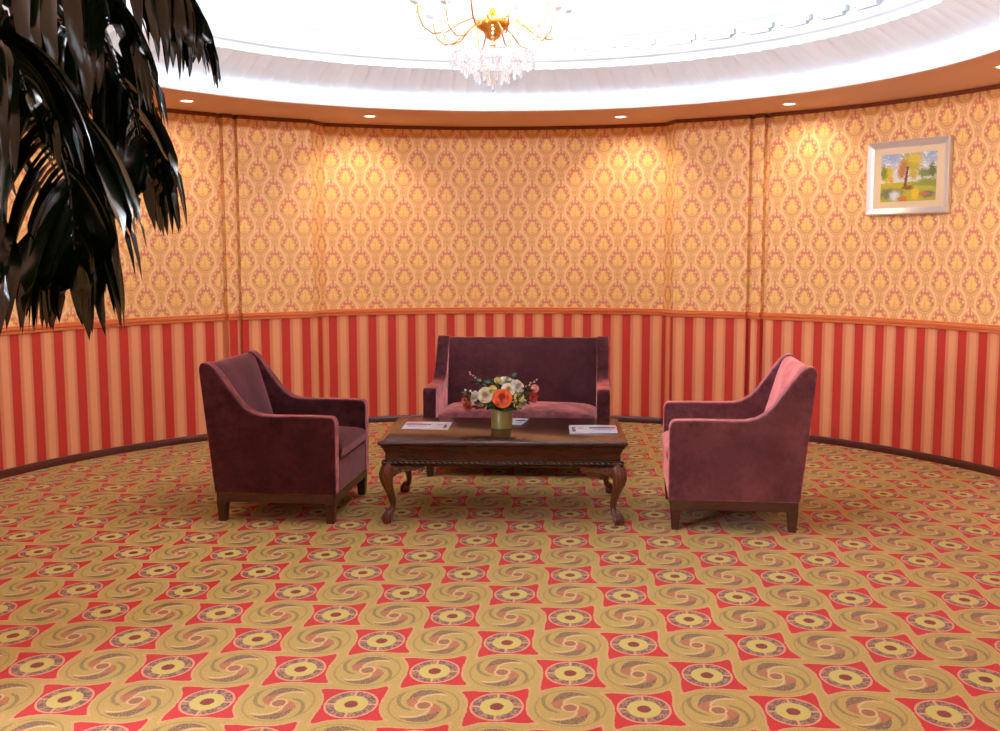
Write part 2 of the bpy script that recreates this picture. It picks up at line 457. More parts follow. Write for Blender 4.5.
# soffit ring and dome, turned about the room's centre
T = Matrix.Translation((CX+.03, CY, 0))
mb = MB(); mb.lathe([(2.70, HC), (3.95, HC), (3.95, HC+.1), (2.81, HC+.1), (2.81, HC+.003), (2.70, HC+.003)], 128, 0, T, close=True)
struct(mb.build('ceiling', M['soffit'], ang=30))
NF = 144
mb = MB()
mb.lathe([(2.701, HC+.0035), (2.701, 2.607), (2.712, 2.607), (2.712, 2.596), (2.775, 2.596), (2.785, 2.62), (2.785, 2.72), (2.80, 2.72), (2.80, HC+.0035)], 144, 0, T, close=True)
struct(mb.build('trim_soffit_lip', M['white'], ang=30))
mb = MB(); mb.lathe([(2.722, 2.5965), (2.746, 2.5965), (2.746, 2.600), (2.722, 2.600)], 96, 0, T, close=True)
tag(mb.build('lip_light_strip', M['led_b'], ang=30), 'glowing light strip hidden behind the soffit lip below the fluted cornice', 'light strip')
mb = MB()
seg = NF*8; prof = [(2.784, 2.704), (2.735, 2.700), (2.65, 2.732), (2.57, 2.771), (2.49, 2.811), (2.415, 2.850)]
def flute(a, j): return -.034*abs(cos(a*NF/2))**.6 if 0 < j < 6 else 0
mb.lathe(prof + [(2.46, 2.87), (2.785, 2.74)], seg, 0, T, close=True, rmod=flute)
struct(mb.build('trim_fluted_cornice', M['white'], ang=50))
mb = MB()
mb.lathe([(2.425, 2.846), (2.415, 2.905), (2.385, 2.915), (2.385, 2.935), (2.40, 2.945), (2.40, 3.06), (2.43, 3.08), (2.47, 3.08), (2.47, 2.90), (2.46, 2.846)], 144, 0, T, close=True)
NB = 50
for k in range(NB):                            # raised ribbon blocks with stepped ends
    for (w, z0, z1, d) in ((.40, 2.985, 3.022, .022), (.30, 2.965, 3.0, .016)):
        a0, a1 = 2*PI*(k+.5-w)/NB, 2*PI*(k+.5+w)/NB
        vs = []
        for i in range(5):
            a = a0+(a1-a0)*i/4
            for r, z in ((2.402, z0), (2.402, z1), (2.40-d, z1), (2.40-d, z0)): vs.append(pol(a, r, z))
        fs = [(i*4+j, i*4+4+j, i*4+4+(j+1) % 4, i*4+(j+1) % 4) for i in range(4) for j in range(4)] + [(0, 1, 2, 3), (19, 18, 17, 16)]
        mb.add(vs, fs)
struct(mb.build('trim_cove_fascia', M['white'], ang=35))
# shelf behind the fascia, cove wall curving into the flat ceiling
prof = [(2.44, 2.90), (3.25, 2.92), (3.36, 2.98), (3.40, 3.10), (3.38, 3.25), (3.28, 3.38), (3.10, 3.46), (2.8, 3.49), (2.3, 3.50), (1.2, 3.50), (.02, 3.50),
        (.02, 3.6), (3.3, 3.6), (3.55, 3.4), (3.55, 2.85), (2.44, 2.85)]
mb = MB(); mb.lathe(prof, 128, 0, T, close=True); struct(mb.build('ceiling_dome', M['white'], ang=30))
mb = MB(); mb.lathe([(2.58, 2.925), (2.62, 2.925), (2.62, 2.945), (2.58, 2.945)], 96, 0, T, close=True)
o = mb.build('cove_light_strip', M['led'], ang=30); tag(o, 'glowing light strip hidden behind the white ceiling cornice', 'light strip')

# lobby behind and beside the camera
M['lobby'] = Mat('lobby_plaster', (214, 170, 128), .7).m
mb = MB(); mb.box(-4.2, 4.2, -2.6, 3.3, HC+.004, HC+.1)
lc = mb.build('ceiling_lobby', M['soffit'], smooth=False); struct(lc)
# the lobby ceiling must not cover the dome opening
bm = bmesh.new(); bm.from_mesh(lc.data); bmesh.ops.translate(bm, verts=[v for v in bm.verts if v.co.y > 3], vec=(0, -.3, 0)); bm.to_mesh(lc.data); bm.free()
for nm, b in (('wall_lobby_left', (-4.2, -4.1, -2.6, 3.1)), ('wall_lobby_right', (4.1, 4.2, -2.6, 3.1)), ('wall_lobby_rear', (-4.1, 4.1, -2.6, -2.5)),
              ('wall_return_left', (-4.1, -2.28, 2.98, 3.08)), ('wall_return_right', (2.28, 4.1, 2.98, 3.08))):
    mb = MB(); mb.box(*b, 0, HC+.003); struct(mb.build(nm, M['lobby'], smooth=False))

# added window-shaped light in the lobby's left wall, unseen, brightening the room's right half
mb = MB()
for b in ((-4.1, -4.05, -.25, -.15, .5, 2.3), (-4.1, -4.05, 2.15, 2.25, .5, 2.3), (-4.1, -4.05, -.15, 2.15, .5, .6), (-4.1, -4.05, -.15, 2.15, 2.2, 2.3), (-4.1, -4.055, .97, 1.03, .6, 2.2)): mb.box(*b)
wn = struct(mb.build('fill_window', M['white'], smooth=False))
mb = MB(); mb.box(-4.095, -4.085, -.15, 2.15, .6, 2.2); mb.build('pane', Mat('fill_light_pane', (240, 246, 255), .3, emit=(236, 242, 255), emit_s=55.0).m, wn, smooth=False)  # glowing pane of the added fill window

# recessed downlights
def downlight(x, y, label, power, spot=True, grp='round recessed lights in the soffit'):
    t = thing('ceiling_downlight', label, 'ceiling light', (x, y, HC), 0, grp)
    mb = MB(); mb.lathe([(.040, -.001), (.055, -.005), (.060, -.001), (.060, .004), (.040, .004)], 28, close=True); mb.build('trim_ring', M['white'], t)
    mb = MB(); mb.lathe([(1e-4, -.002), (.040, -.002), (.040, .003), (1e-4, .003)], 28, close=True); mb.build('diffuser', M['lamp'], t)
    if spot:
        L = bpy.data.lights.new('downlight_beam', 'SPOT'); L.energy = power*1.5; L.color = (1, .84, .6); L.spot_size = 1.9; L.spot_blend = .75; L.shadow_soft_size = .03
        o = bpy.data.objects.new('downlight_beam', L); C.objects.link(o); o.parent = t; o.location = (0, 0, -.012)
        d = Vector((x-CX, y-CY, 0)).normalized()*.50 + Vector((0, 0, -.9)); o.rotation_euler = d.to_track_quat('-Z', 'Y').to_euler()
    return t
DL = ((-.823, 3.08, 'leftmost round recessed light in view, near the palm tips', 17), (-.337, 3.16, 'round recessed light left of the chandelier above the left wall glow', 30),
      (.312, 3.20, 'round recessed light right of the chandelier above the right wall glow', 30), (.75, 3.16, 'round recessed light above the bare wall between corner strip and painting', 17),
      (1.336, 3.08, 'round recessed light cut by the right edge of the photo', 20), (-1.336, 3.1, 'round recessed light hidden behind the palm fronds', 16))
for a, r, lb, pw in DL:
    x, y, _ = pol(a, r); downlight(x, y, lb, pw)
for a in (1.95, -1.95):
    x, y, _ = pol(a, 3.1); downlight(x, y, 'round recessed light beside the lobby opening, out of the frame', 16)
LS = []
for x in (-2.4, 0, 2.4):  # unseen glowing panels added as fill light for the lobby side
    for y in (-1.2, 1.2):
        t = thing('lobby_fill_panel', 'square fill light panel added unseen in the lobby ceiling behind the camera', 'ceiling light', (x, y, HC), 0, 'added lobby fill panels')
        mb = MB(); mb.box(-.3, .3, -.3, .3, -.012, .002); mb.build('frame', M['white'], t, smooth=False)  # frame of the added fill panel
        mb = MB(); mb.box(-.27, .27, -.27, .27, -.016, -.010); mb.build('diffuser', M['panel'], t, smooth=False)

# ------------------------------------------------------------------ chairs and sofa
def side_outline():
    top = [(.352, .165), (.352, .560), (.346, .585), (.328, .599), (.20, .602), (.02, .601), (-.06, .604), (-.11, .616), (-.155, .642), (-.20, .690), (-.245, .752),
           (-.285, .812), (-.325, .862), (-.354, .888), (-.382, .897), (-.404, .888), (-.413, .862), (-.411, .82)]
    return top + [(-.342, .165)]
def make_seat(name, label, cat, W, loc, rz, grp=None, side='velvet', back='velvet', seat='velvet'):
    t = thing(name, label, cat, loc, rz, grp); h = W/2; T_ = .088
    for s in (-1, 1):
        mb = MB(); y0, y1 = (h-T_, h) if s > 0 else (-h, -h+T_)
        mb.prism(side_outline(), y0, y1); mb.build('side_panel', M[side], t, bevel=.024, seg=4)
        # piping seam down the front of the arm
    mb = MB()
    n = 20; ys = [-h+T_-.004 + (2*h-2*T_+.008)*i/n for i in range(n+1)]
    prof = [(-.410, .845), (-.405, .874), (-.385, .886), (-.355, .880), (-.335, .855), (-.315, .80), (-.285, .70), (-.250, .58), (-.215, .46), (-.205, .38), (-.205, .20), (-.342, .20), (-.385, .52)]
    vs = []; m = len(prof)
    for i, y in enumerate(ys):
        e = 1-abs(2*i/n-1)**6
        for j, (x, z) in enumerate(prof):
            b = (.016*e if 5 <= j <= 8 else (.006*e if j in (4, 9) else 0)); vs.append((x+b, y, z))
    fs = [(i*m+j, (i+1)*m+j, (i+1)*m+(j+1) % m, i*m+(j+1) % m) for i in range(n) for j in range(m)] + [tuple(range(m)), tuple(range(n*m, n*m+m))[::-1]]
    mb.add(vs, fs); mb.build('backrest', M[back], t, ang=50)
    # seat cushion, domed
    mb = MB(); nx, ny = 14, 22; a0, a1, b0, b1 = -.215, .384, -h+T_+.003, h-T_-.003
    vs = []; top = []; 
    for i in range(nx+1):
        for j in range(ny+1):
            u, v = i/nx, j/ny; ex = 1-abs(2*u-1)**8; ey = 1-abs(2*v-1)**8
            dome = .022*(sin(PI*u)*sin(PI*v))**.5
            x = a0+(a1-a0)*u; x = x - (.016*(1-ex) if u > .5 else 0)
            vs.append((x, b0+(b1-b0)*v, .440 + dome - .03*(1-min(ex, ey)) + .0))
    N = len(vs)
    for i in range(nx+1):
        for j in range(ny+1):
            u, v = i/nx, j/ny; ex = 1-abs(2*u-1)**8
            x = a0+(a1-a0)*u; x = x - (.016*(1-ex) if u > .5 else 0)
            vs.append((x - (.012 if u > .9 else 0), b0+(b1-b0)*v, .352))
    g = lambda i, j: i*(ny+1)+j
    fs = [(g(i, j), g(i+1, j), g(i+1, j+1), g(i, j+1)) for i in range(nx) for j in range(ny)] + [(N+g(i, j), N+g(i, j+1), N+g(i+1, j+1), N+g(i+1, j)) for i in range(nx) for j in range(ny)]
    for i in range(nx): fs += [(g(i, 0), N+g(i, 0), N+g(i+1, 0), g(i+1, 0)), (g(i, ny), g(i+1, ny), N+g(i+1, ny), N+g(i, ny))]
    for j in range(ny): fs += [(g(0, j), g(0, j+1), N+g(0, j+1), N+g(0, j)), (g(nx, j), N+g(nx, j), N+g(nx, j+1), g(nx, j+1))]
    mb.add(vs, fs); mb.build('seat_cushion', M[seat], t, ang=60, bevel=.01, seg=2)
    mb = MB(); mb.box(-.21, .350, -h+T_-.003, h-T_+.003, .166, .354); mb.build('seat_base', M[seat], t, bevel=.012)
    mb = MB(); x0, x1, y = -.336, .340, h-.012; w = .03; z0, z1 = .112, .168
    mb.box(x0, x1, -y, -y+w, z0, z1); mb.box(x0, x1, y-w, y, z0, z1); mb.box(x0, x0+w, -y+w, y-w, z0, z1); mb.box(x1-w, x1, -y+w, y-w, z0, z1)
    mb.build('base_rail', M['darkwood'], t, bevel=.003, seg=1)
    mb = MB(); mb.box(x0+w, x1-w, -y+w, y-w, .150, .168); mb.build('underside', M['dark'], t, smooth=False)
    for sx in (-1, 1):
        for sy in (-1, 1):
            mb = MB(); px = x1-.028 if sx > 0 else x0+.028; py = sy*(y-.028); k = .020
            vs = [(px-k-sx*-.006 if sx < 0 else px-k+.006, py-k, 0), (px+k, py-k, 0), (px+k, py+k, 0), (px-k, py+k, 0)]
            mb.box(px-.029, px+.029, py-.029, py+.029, 0.0, .114, taper=.72)
            mb.build('leg', M['darkwood'], t, bevel=.003, seg=1)
    return t
# local +X is the way the seat faces
make_seat('armchair', 'plum velvet armchair on the left, facing right with its dark outer side to the camera', 'armchair', .79, (-1.210, 6.17, 0), math.radians(-6.5), 'plum velvet armchairs at the table ends', 'velvet', 'velvet_shaded', 'velvet_shaded')
make_seat('armchair', 'plum velvet armchair on the right, facing left towards the table and lit pink inside', 'armchair', .79, (1.300, 5.97, 0), math.radians(173.7), 'plum velvet armchairs at the table ends', 'velvet_half_lit', 'velvet_lit', 'velvet_lit')
make_seat('loveseat', 'plum velvet two-seat sofa behind the carved coffee table', 'sofa', 1.238, (.134, 7.29, 0), math.radians(-95.0), None, 'velvet', 'velvet_shaded', 'velvet_half_lit')

# ------------------------------------------------------------------ coffee table
TX, TY, TR, TZ = .028, 6.135, math.radians(-2.4), .472
ct = thing('coffee_table', 'carved dark rosewood coffee table with cabriole legs in the middle of the seats', 'coffee table', (TX, TY, 0), TR)
HW, HD = .687, .428
def ring(inset, z, rad=.018):
    pts = []
    for cx, cy, a0 in ((1, 1, 0), (-1, 1, PI/2), (-1, -1, PI), (1, -1, 3*PI/2)):
        for k in range(4):
            a = a0 + PI/2*k/3
            pts.append((cx*(HW-inset-rad)+rad*cos(a), cy*(HD-inset-rad)+rad*sin(a), z))
    return pts
def loft(rings):
    mb = MB(); vs = [p for r in rings for p in r]; n = len(rings[0]); fs = []
    for i in range(len(rings)-1):
        for k in range(n): fs.append((i*n+k, i*n+(k+1) % n, (i+1)*n+(k+1) % n, (i+1)*n+k))
    fs.append(tuple(range(n))[::-1]); fs.append(tuple(range((len(rings)-1)*n, len(rings)*n)))
    return mb.add(vs, fs)
loft([ring(.012, .440), ring(.003, .448), ring(0, .456), ring(.002, .464), ring(.008, .4695), ring(.018, .4695), ring(.022, .4720)]).build('tabletop', M['rosewood'], ct, ang=40)
loft([ring(.038, .352), ring(.038, .396), ring(.034, .402), ring(.030, .410), ring(.026, .422), ring(.016, .432), ring(.013, .442)]).build('apron', M['rosewood'], ct, ang=40)
mb = loft([ring(.034, .322), ring(.024, .328), ring(.020, .333), ring(.031, .339), ring(.031, .353), ring(.026, .357), ring(.026, .361), ring(.038, .364)])
def rope(x0, y0, x1, y1):
    L = math.dist((x0, y0), (x1, y1)); n = int(L/.030); a = math.atan2(y1-y0, x1-x0)
    for i in range(n):
        f = (i+.5)/n
        M4 = Matrix.Translation((x0+(x1-x0)*f, y0+(y1-y0)*f, .346)) @ Matrix.Rotation(a, 4, 'Z') @ Matrix.Rotation(.5, 4, 'Y')
        mb.ball((0, 0, 0), 1, 8, 0, (.0165, .010, .0082), M4)
i_ = .027; X_, Y_ = HW-i_, HD-i_
rope(-X_, -Y_, X_, -Y_); rope(X_, -Y_, X_, Y_); rope(X_, Y_, -X_, Y_); rope(-X_, Y_, -X_, -Y_)
mb.build('rope_moulding', M['bead'], ct, ang=50)
def spiral(c, r0, turns, ax, up, sgn=1, n=26):
    c, ax, up = Vector(c), Vector(ax), Vector(up); pts = []
    for i in range(n):
        f = i/(n-1); a = f*turns*2*PI; r = r0*(1-.8*f)
        pts.append(c + ax*(sgn*r*cos(a)) + up*(r*sin(a)))
    return pts
def cab_leg(sx, sy):
    mb = MB(); cx, cy = sx*(HW-.064), sy*(HD-.064)
    o = Vector((sx, sy, 0)).normalized()
    path = [(0, .340, .036), (.010, .318, .042), (.022, .285, .041), (.026, .255, .036), (.018, .215, .029), (.002, .175, .0235), (-.012, .135, .0195), (-.018, .100, .0165), (-.012, .075, .0165), (.002, .060, .020)]
    P = [Vector((cx, cy, z)) + o*d for d, z, _ in path]
    mb.tube(P, [r for _, _, r in path], 14, flat=(o.x, o.y, 0))
    # ball and claw foot
    f = Vector((cx, cy, 0)) + o*.016
    mb.ball((f.x, f.y, .026), .026, 12, 0, (1, 1, .95))
    for k in range(5):
        a = math.atan2(o.y, o.x) + (k-2)*.62; d = Vector((cos(a), sin(a), 0))
        c0 = Vector((cx, cy, .070)) - o*.006
        mb.tube([c0, c0+d*.022+Vector((0, 0, -.002)), f+d*.027+Vector((0, 0, .040-f.z)), f+d*.031+Vector((0, 0, .020-f.z)), f+d*.027+Vector((0, 0, .002-f.z))], [.009, .010, .009, .008, .004], 8)
    # carved acanthus on the knee: ridges running down and scrolls
    for k in (-2, -1, 0, 1, 2):
        a = math.atan2(o.y, o.x)+k*.55; d = Vector((cos(a), sin(a), 0)); pts = []
        for (dd, z, r) in path[1:8]: pts.append(Vector((cx, cy, z)) + o*dd + d*(r*.97))
        mb.tube(pts, [.0045, .0065, .006, .005, .004, .0035, .002], 6)
    for tx, ty, L in ((-sx, 0, .165), (0, -sy, .10)):
        ax = Vector((tx, ty, 0)); nrm = Vector((0, sy, 0)) if tx else Vector((sx, 0, 0))
        b = Vector((cx, cy, 0)) + nrm*.012
        n = 12; pr = []
        for i in range(n+1):
            g = i/n; lo = .262 + .058*(g**.55) + .010*sin(g*PI*2.0)
            pr.append((.02+L*g, min(lo, .322)))
        th = .017; vs = []
        for s_, z in pr:
            q = b+ax*s_
            for w, zz in ((-th, z), (th, z), (th, .336), (-th, .336)): vs.append(tuple(q+nrm*w+Vector((0, 0, zz))))
        fs = [(i*4+j, i*4+4+j, i*4+4+(j+1) % 4, i*4+(j+1) % 4) for i in range(n) for j in range(4)] + [(0, 1, 2, 3), (n*4+3, n*4+2, n*4+1, n*4)]
        mb.add(vs, fs)
        fr = b + nrm*(th+.002)
        for s_, z, r0, sg in ((L+.012, .308, .017, 1), (L*.66, .314, .013, -1), (L*.38, .306, .017, 1), (.028, .296, .021, -1)):
            c = fr+ax*s_+Vector((0, 0, z)); mb.tube(spiral(c, r0, 1.4, ax, (0, 0, 1), sg), .0045, 6)
        mb.tube([fr+ax*(.02+L*g/8)+Vector((0, 0, .268+.05*(g/8)**.55)) for g in range(9)], .005, 6)
    return mb
for sx in (-1, 1):
    for sy in (-1, 1): cab_leg(sx, sy).build('leg', M['carved'], ct, ang=50)

# ------------------------------------------------------------------ printed brochures on the table
def sheet(name, label, quad, z, mat, lift=0.0, group='brochures on the coffee table'):
    # quad: near-left, near-right, far-right, far-left world xy; a folded four-page leaflet
    me = MB(); n = 8; vs = []; h = .004
    for k in (0, 1):
        for i in range(n+1):
            f = i/n; a = [quad[0][c]*(1-f)+quad[1][c]*f for c in (0, 1)]; b = [quad[3][c]*(1-f)+quad[2][c]*f for c in (0, 1)]
            bow = lift*sin(PI*f) if k else 0
            me.uv[len(vs)] = (f, 0); vs.append((a[0], a[1], z + (h+bow if k else 0)))
            me.uv[len(vs)] = (f, 1); vs.append((b[0], b[1], z + (h+bow if k else 0)))
    o = 2*(n+1); fs = []
    for i in range(n):
        a = 2*i; fs += [(a, a+2, a+3, a+1), (o+a, o+a+1, o+a+3, o+a+2), (a, o+a, o+a+2, a+2), (a+1, a+3, o+a+3, o+a+1)]
    fs += [(0, 1, o+1, o), (2*n, o+2*n, o+2*n+1, 2*n+1)]
    me.add(vs, fs); ob = me.build(name, mat, smooth=False)
    return tag(ob, label, 'brochure', group)
Z_ = TZ + .0006
sheet('brochure', 'white and blue brochure lying on the left end of the coffee table', [(-.575, 6.113), (-.303, 6.085), (-.288, 6.345), (-.564, 6.36)], Z_, M['brochure_a'], .002)
sheet('brochure', 'white and blue brochure lying on the right end of the coffee table', [(.395, 5.952), (.670, 5.965), (.686, 6.214), (.408, 6.225)], Z_, M['brochure_b'], .002)
sheet('brochure', 'white brochure half hidden behind the flower vase', [(.02, 6.245), (.126, 6.235), (.175, 6.475), (.07, 6.49)], Z_, M['brochure_b'], .002)

# ------------------------------------------------------------------ vase and flowers
VX, VY, VZ = .010, 6.155, TZ
mb = MB(); mb.lathe([(1e-4, 0), (.058, 0), (.0625, .004), (.0625, .112), (.060, .116), (.056, .112), (.056, .02), (1e-4, .018)], 40)
v = mb.build('vase', M['vase']); v.location = (VX, VY, VZ+.0004); tag(v, 'short round olive green vase holding the flowers', 'vase')
RIM = Vector((VX, VY, VZ+.112))
def petal_shell(mb, q, o, hw, R_, hgt, curl, ang, mi=0):
    """one cupped petal standing round the flower's axis: base near the axis, lip curling out"""
    n, m = 6, 6; vs = []
    for i in range(n+1):
        f = i/n
        for j in range(m+1):
            g = (j/m-.5)*2; rad = R_*(.22+.78*sin(f*PI/2)**.8) + curl*max(0, f-.6)*2.5
            edge = 1-.30*g*g*f - .04*sin(g*7+ang*3)
            a = ang + g*hw*(.55+.45*sin(PI*min(1, f*.75)))
            z = hgt*f*edge - curl*max(0, f-.75)*1.6
            vs.append(tuple(o + q @ Vector((rad*cos(a), rad*sin(a), z))))
    mb.add(vs, [(i*(m+1)+j, (i+1)*(m+1)+j, (i+1)*(m+1)+j+1, i*(m+1)+j+1) for i in range(n) for j in range(m)], mi)
def stem_part(t, c, d):
    mb = MB(); root = Vector((VX, VY, VZ+.03)) + Vector(((c.x-VX)*.15, (c.y-VY)*.15, 0)); mid = RIM*.6 + c*.4
    lim = Vector(((c.x-VX), (c.y-VY), 0)); lim = lim.normalized()*min(.04, lim.length*.3) if lim.length > 0 else lim
    mb.tube([root-t.location, RIM+lim-t.location, (RIM+lim)*.4+c*.6-t.location, c-t.location], .0028, 6); mb.build('stem', M['stem'], t)
def rose(name, label, px, py, pz, size, mat, heart, tilt, group=None, layers=6):
    c = Vector((px, py, pz)); d = Vector(tilt).normalized()
    t = thing(name, label, 'flower', c - d*size*.5, 0, group)
    mb = MB(); o = Vector((0, 0, 0)); q = d.to_track_quat('Z', 'Y'); s0 = size*.86
    for L in range(layers):
        f = L/(layers-1); k = (3, 3, 4, 5, 6, 7)[L]
        for i in range(k): petal_shell(mb, q, o - d*s0*.15*f, PI/k*1.45, s0*(.10+.70*f), s0*(.98-.34*f), s0*(.06+.26*f), 2*PI*i/k+L*.9+px*9, 1 if f < .3 else 0)
    mb.ball((0, 0, s0*.35), s0*.14, 8, 1, (1, 1, 2.0), q.to_matrix().to_4x4())
    mb.build('petals', [mat, heart], t, ang=80); stem_part(t, c - d*size*.45, d); return t
def carnation(name, label, px, py, pz, size, mat, mat2, tilt, group=None):
    c = Vector((px, py, pz)); d = Vector(tilt).normalized(); t = thing(name, label, 'flower', c, 0, group); mb = MB(); q = d.to_track_quat('Z', 'Y')
    for i in range(46):
        zz = 1-(i+.5)/46*1.3; a = i*2.39996; r = math.sqrt(max(0, 1-zz*zz)); dir_ = q @ Vector((r*cos(a), r*sin(a), zz))
        s_ = dir_.orthogonal().normalized(); u_ = dir_.cross(s_); p = dir_*size*.55; e = dir_*size
        mb.add([tuple(p-s_*size*.06), tuple(p+s_*size*.06), tuple(e+s_*size*.24+u_*size*.05), tuple(e*1.06), tuple(e-s_*size*.24-u_*size*.05)], [(0, 1, 2, 3, 4)], i % 4 == 0)
    mb.ball((0, 0, 0), size*.62, 8, 1); mb.build('petals', [mat, mat2], t, ang=20); stem_part(t, c, d); return t
def leaf_blade(mb, base, d, L, w, up=(0, 0, 1), droop=.3, mi=0):
    d = Vector(d).normalized(); up = Vector(up); s_ = d.cross(up).normalized(); n = 5; vs = []
    for i in range(n+1):
        f = i/n; p = Vector(base) + d*L*f + Vector((0, 0, -droop*L*f*f)); ww = w*sin(PI*min(.97, .08+.9*f))**.8
        vs += [tuple(p - s_*ww + up*ww*.25), tuple(p), tuple(p + s_*ww + up*ww*.25)]
    mb.add(vs, [(i*3+j, i*3+j+1, i*3+j+4, i*3+j+3) for i in range(n) for j in (0, 1)], mi)
def sprig(name, label, tip, cat, mat, leafL, leafW, n, group=None, berries=None):
    t = thing(name, label, cat, RIM, 0, group); tp = Vector(tip) - RIM; root = Vector((0, 0, -.08)); mb = MB()
    pts = [root, Vector((tp.x*.12, tp.y*.12, .0)), Vector((tp.x*.5, tp.y*.5, tp.z*.62)), tp]
    def at(f):
        f *= 3; i = min(2, int(f)); return pts[i].lerp(pts[i+1], f-i)
    mb.tube([at(i/8) for i in range(9)], .002, 5); mb.build('stem', M['stem'], t)
    mb = MB()
    for i in range(n):
        f = .45+.55*i/(n-1); p = at(f); a = i*2.4; base = tp.normalized()
        d = (base*.7 + Vector((cos(a), sin(a), .25))).normalized()
        if berries: mb.ball(tuple(p + d*leafL*.5), leafW, 7)
        else: leaf_blade(mb, p, d, leafL, leafW)
    mb.build('buds' if berries else 'leaves', mat, t, ang=80); return t
def F(px, py, dy=0.0):                        # bouquet coordinates: offsets from the vase axis in metres
    return px+VX, VY+dy, VZ+py
g1 = 'roses in the vase'
rose('rose', 'large open orange rose at the front middle of the bouquet', *F(.003, .194, -.105), .060, M['orange'], M['heart_o'], (.0, -1, .45), g1, 6)
rose('rose', 'cream white rose left of the orange rose', *F(-.098, .208, -.075), .050, M['cream'], M['heart_y'], (-.3, -1, .35), g1)
rose('rose', 'white rose at the very top of the bouquet', *F(.026, .285, -.01), .046, M['white_petal'], M['heart_y'], (.1, -.6, .9), g1)
rose('rose', 'cream rose between the orange rose and the top white rose', *F(.040, .240, -.055), .044, M['cream'], M['heart_y'], (.15, -.9, .6), g1)
rose('rose', 'white rose at the upper right of the bouquet', *F(.100, .258, -.02), .048, M['white_petal'], M['heart_y'], (.6, -.6, .7), g1)
rose('rose', 'white rose low on the far left of the bouquet', *F(-.168, .190, -.04), .042, M['white_petal'], M['heart_y'], (-.9, -.5, .3), g1)
rose('rose', 'small white rose low on the right over the vase rim', *F(.125, .147, -.06), .036, M['white_petal'], M['berry'], (.6, -.8, -.1), g1)
rose('rose', 'red rose on the far right of the bouquet', *F(.190, .188, -.03), .034, M['red'], M['red'], (.7, -.8, .2), g1)
rose('rose', 'rust red rose hanging low on the left over the table', *F(-.205, .135, -.05), .034, M['rust'], M['red'], (-.6, -.8, -.1), g1)
rose('rose', 'small rust rosebud above the low rust rose', *F(-.222, .172, -.04), .022, M['rust'], M['red'], (-.6, -.7, .5), g1, 3)
g2 = 'yellow green pompon flowers in the vase'
carnation('pompon_flower', 'yellow green pompon flower right of the orange rose', *F(.098, .192, -.085), .030, M['yellowgreen'], M['foliage'], (.2, -1, .4), g2)
carnation('pompon_flower', 'small yellow green pompon flower below the right pompon', *F(.085, .150, -.085), .017, M['yellowgreen'], M['foliage'], (.2, -1, .1), g2)
carnation('pompon_flower', 'yellow pompon flower at the top left of the orange rose', *F(-.052, .238, -.075), .024, M['yellowgreen'], M['heart_y'], (-.2, -.8, .6), g2)
carnation('pompon_flower', 'yellow pompon flower high behind the middle of the bouquet', *F(-.022, .282, -.02), .022, M['yellowgreen'], M['heart_y'], (0, -.6, .8), g2)
carnation('pompon_flower', 'pale pompon flower low on the left of the vase rim', *F(-.100, .140, -.075), .016, M['heart_y'], M['foliage'], (-.3, -.9, .1), g2)
carnation('pompon_flower', 'pink pompon flower above the red rose', *F(.192, .236, -.02), .024, M['pink'], M['berry'], (.5, -.7, .5), g2)
g3 = 'green and budding sprigs in the vase'
sprig('berry_sprig', 'sprig of pale pink buds sticking out at the upper left', F(-.190, .325, .0), 'sprig', M['berry'], .012, .0062, 14, g3, True)
sprig('berry_sprig', 'sprig of pink buds rising at the right end of the bouquet', F(.200, .280, .0), 'sprig', M['pink'], .014, .006, 12, g3, True)
sprig('berry_sprig', 'sprig of cream buds on the left side', F(-.205, .225, -.03), 'sprig', M['cream'], .014, .007, 10, g3, True)
for lb, tp, k in (('leafy green sprig at the upper left above the cream rose', (-.150, .285, -.02), 14), ('leafy green sprig at the back of the bouquet', (-.05, .28, .03), 14),
                  ('leafy green sprig at the right behind the pompon', (.15, .225, -.01), 14), ('leafy green sprig hanging left over the vase rim', (-.17, .13, -.05), 14),
                  ('dark leafy sprig under the orange rose', (.02, .125, -.10), 16), ('dark leafy sprig left of the orange rose', (-.05, .15, -.10), 16), ('dark leafy sprig under the yellow green pompon', (.07, .13, -.10), 14), ('grey green sprig at the top left between the roses', (-.095, .275, -.03), 14), ('green sprig between the two upper white roses', (.065, .30, .0), 12), ('green sprig at the far left edge of the bouquet', (-.215, .20, -.02), 12), ('leafy green sprig under the right flowers', (.15, .155, -.04), 14), ('dark leafy sprig between the low left flowers', (-.13, .16, -.06), 16)):
    sprig('leafy_sprig', lb, F(*tp), 'sprig', M['foliage'], .058, .016, k, g3)

# ------------------------------------------------------------------ painting on the right wall
pa = .9785; ca = cos(pa); p0 = Vector(pol(pa, R0-.004))
W_, H_ = .675, .527; Z0 = 2.026
pt = thing('framed_painting', 'silver framed landscape painting with autumn trees and a pond, on the right wall', 'painting', (p0.x, p0.y, Z0), -pa)
pt.rotation_euler = (0, 0, -pa)
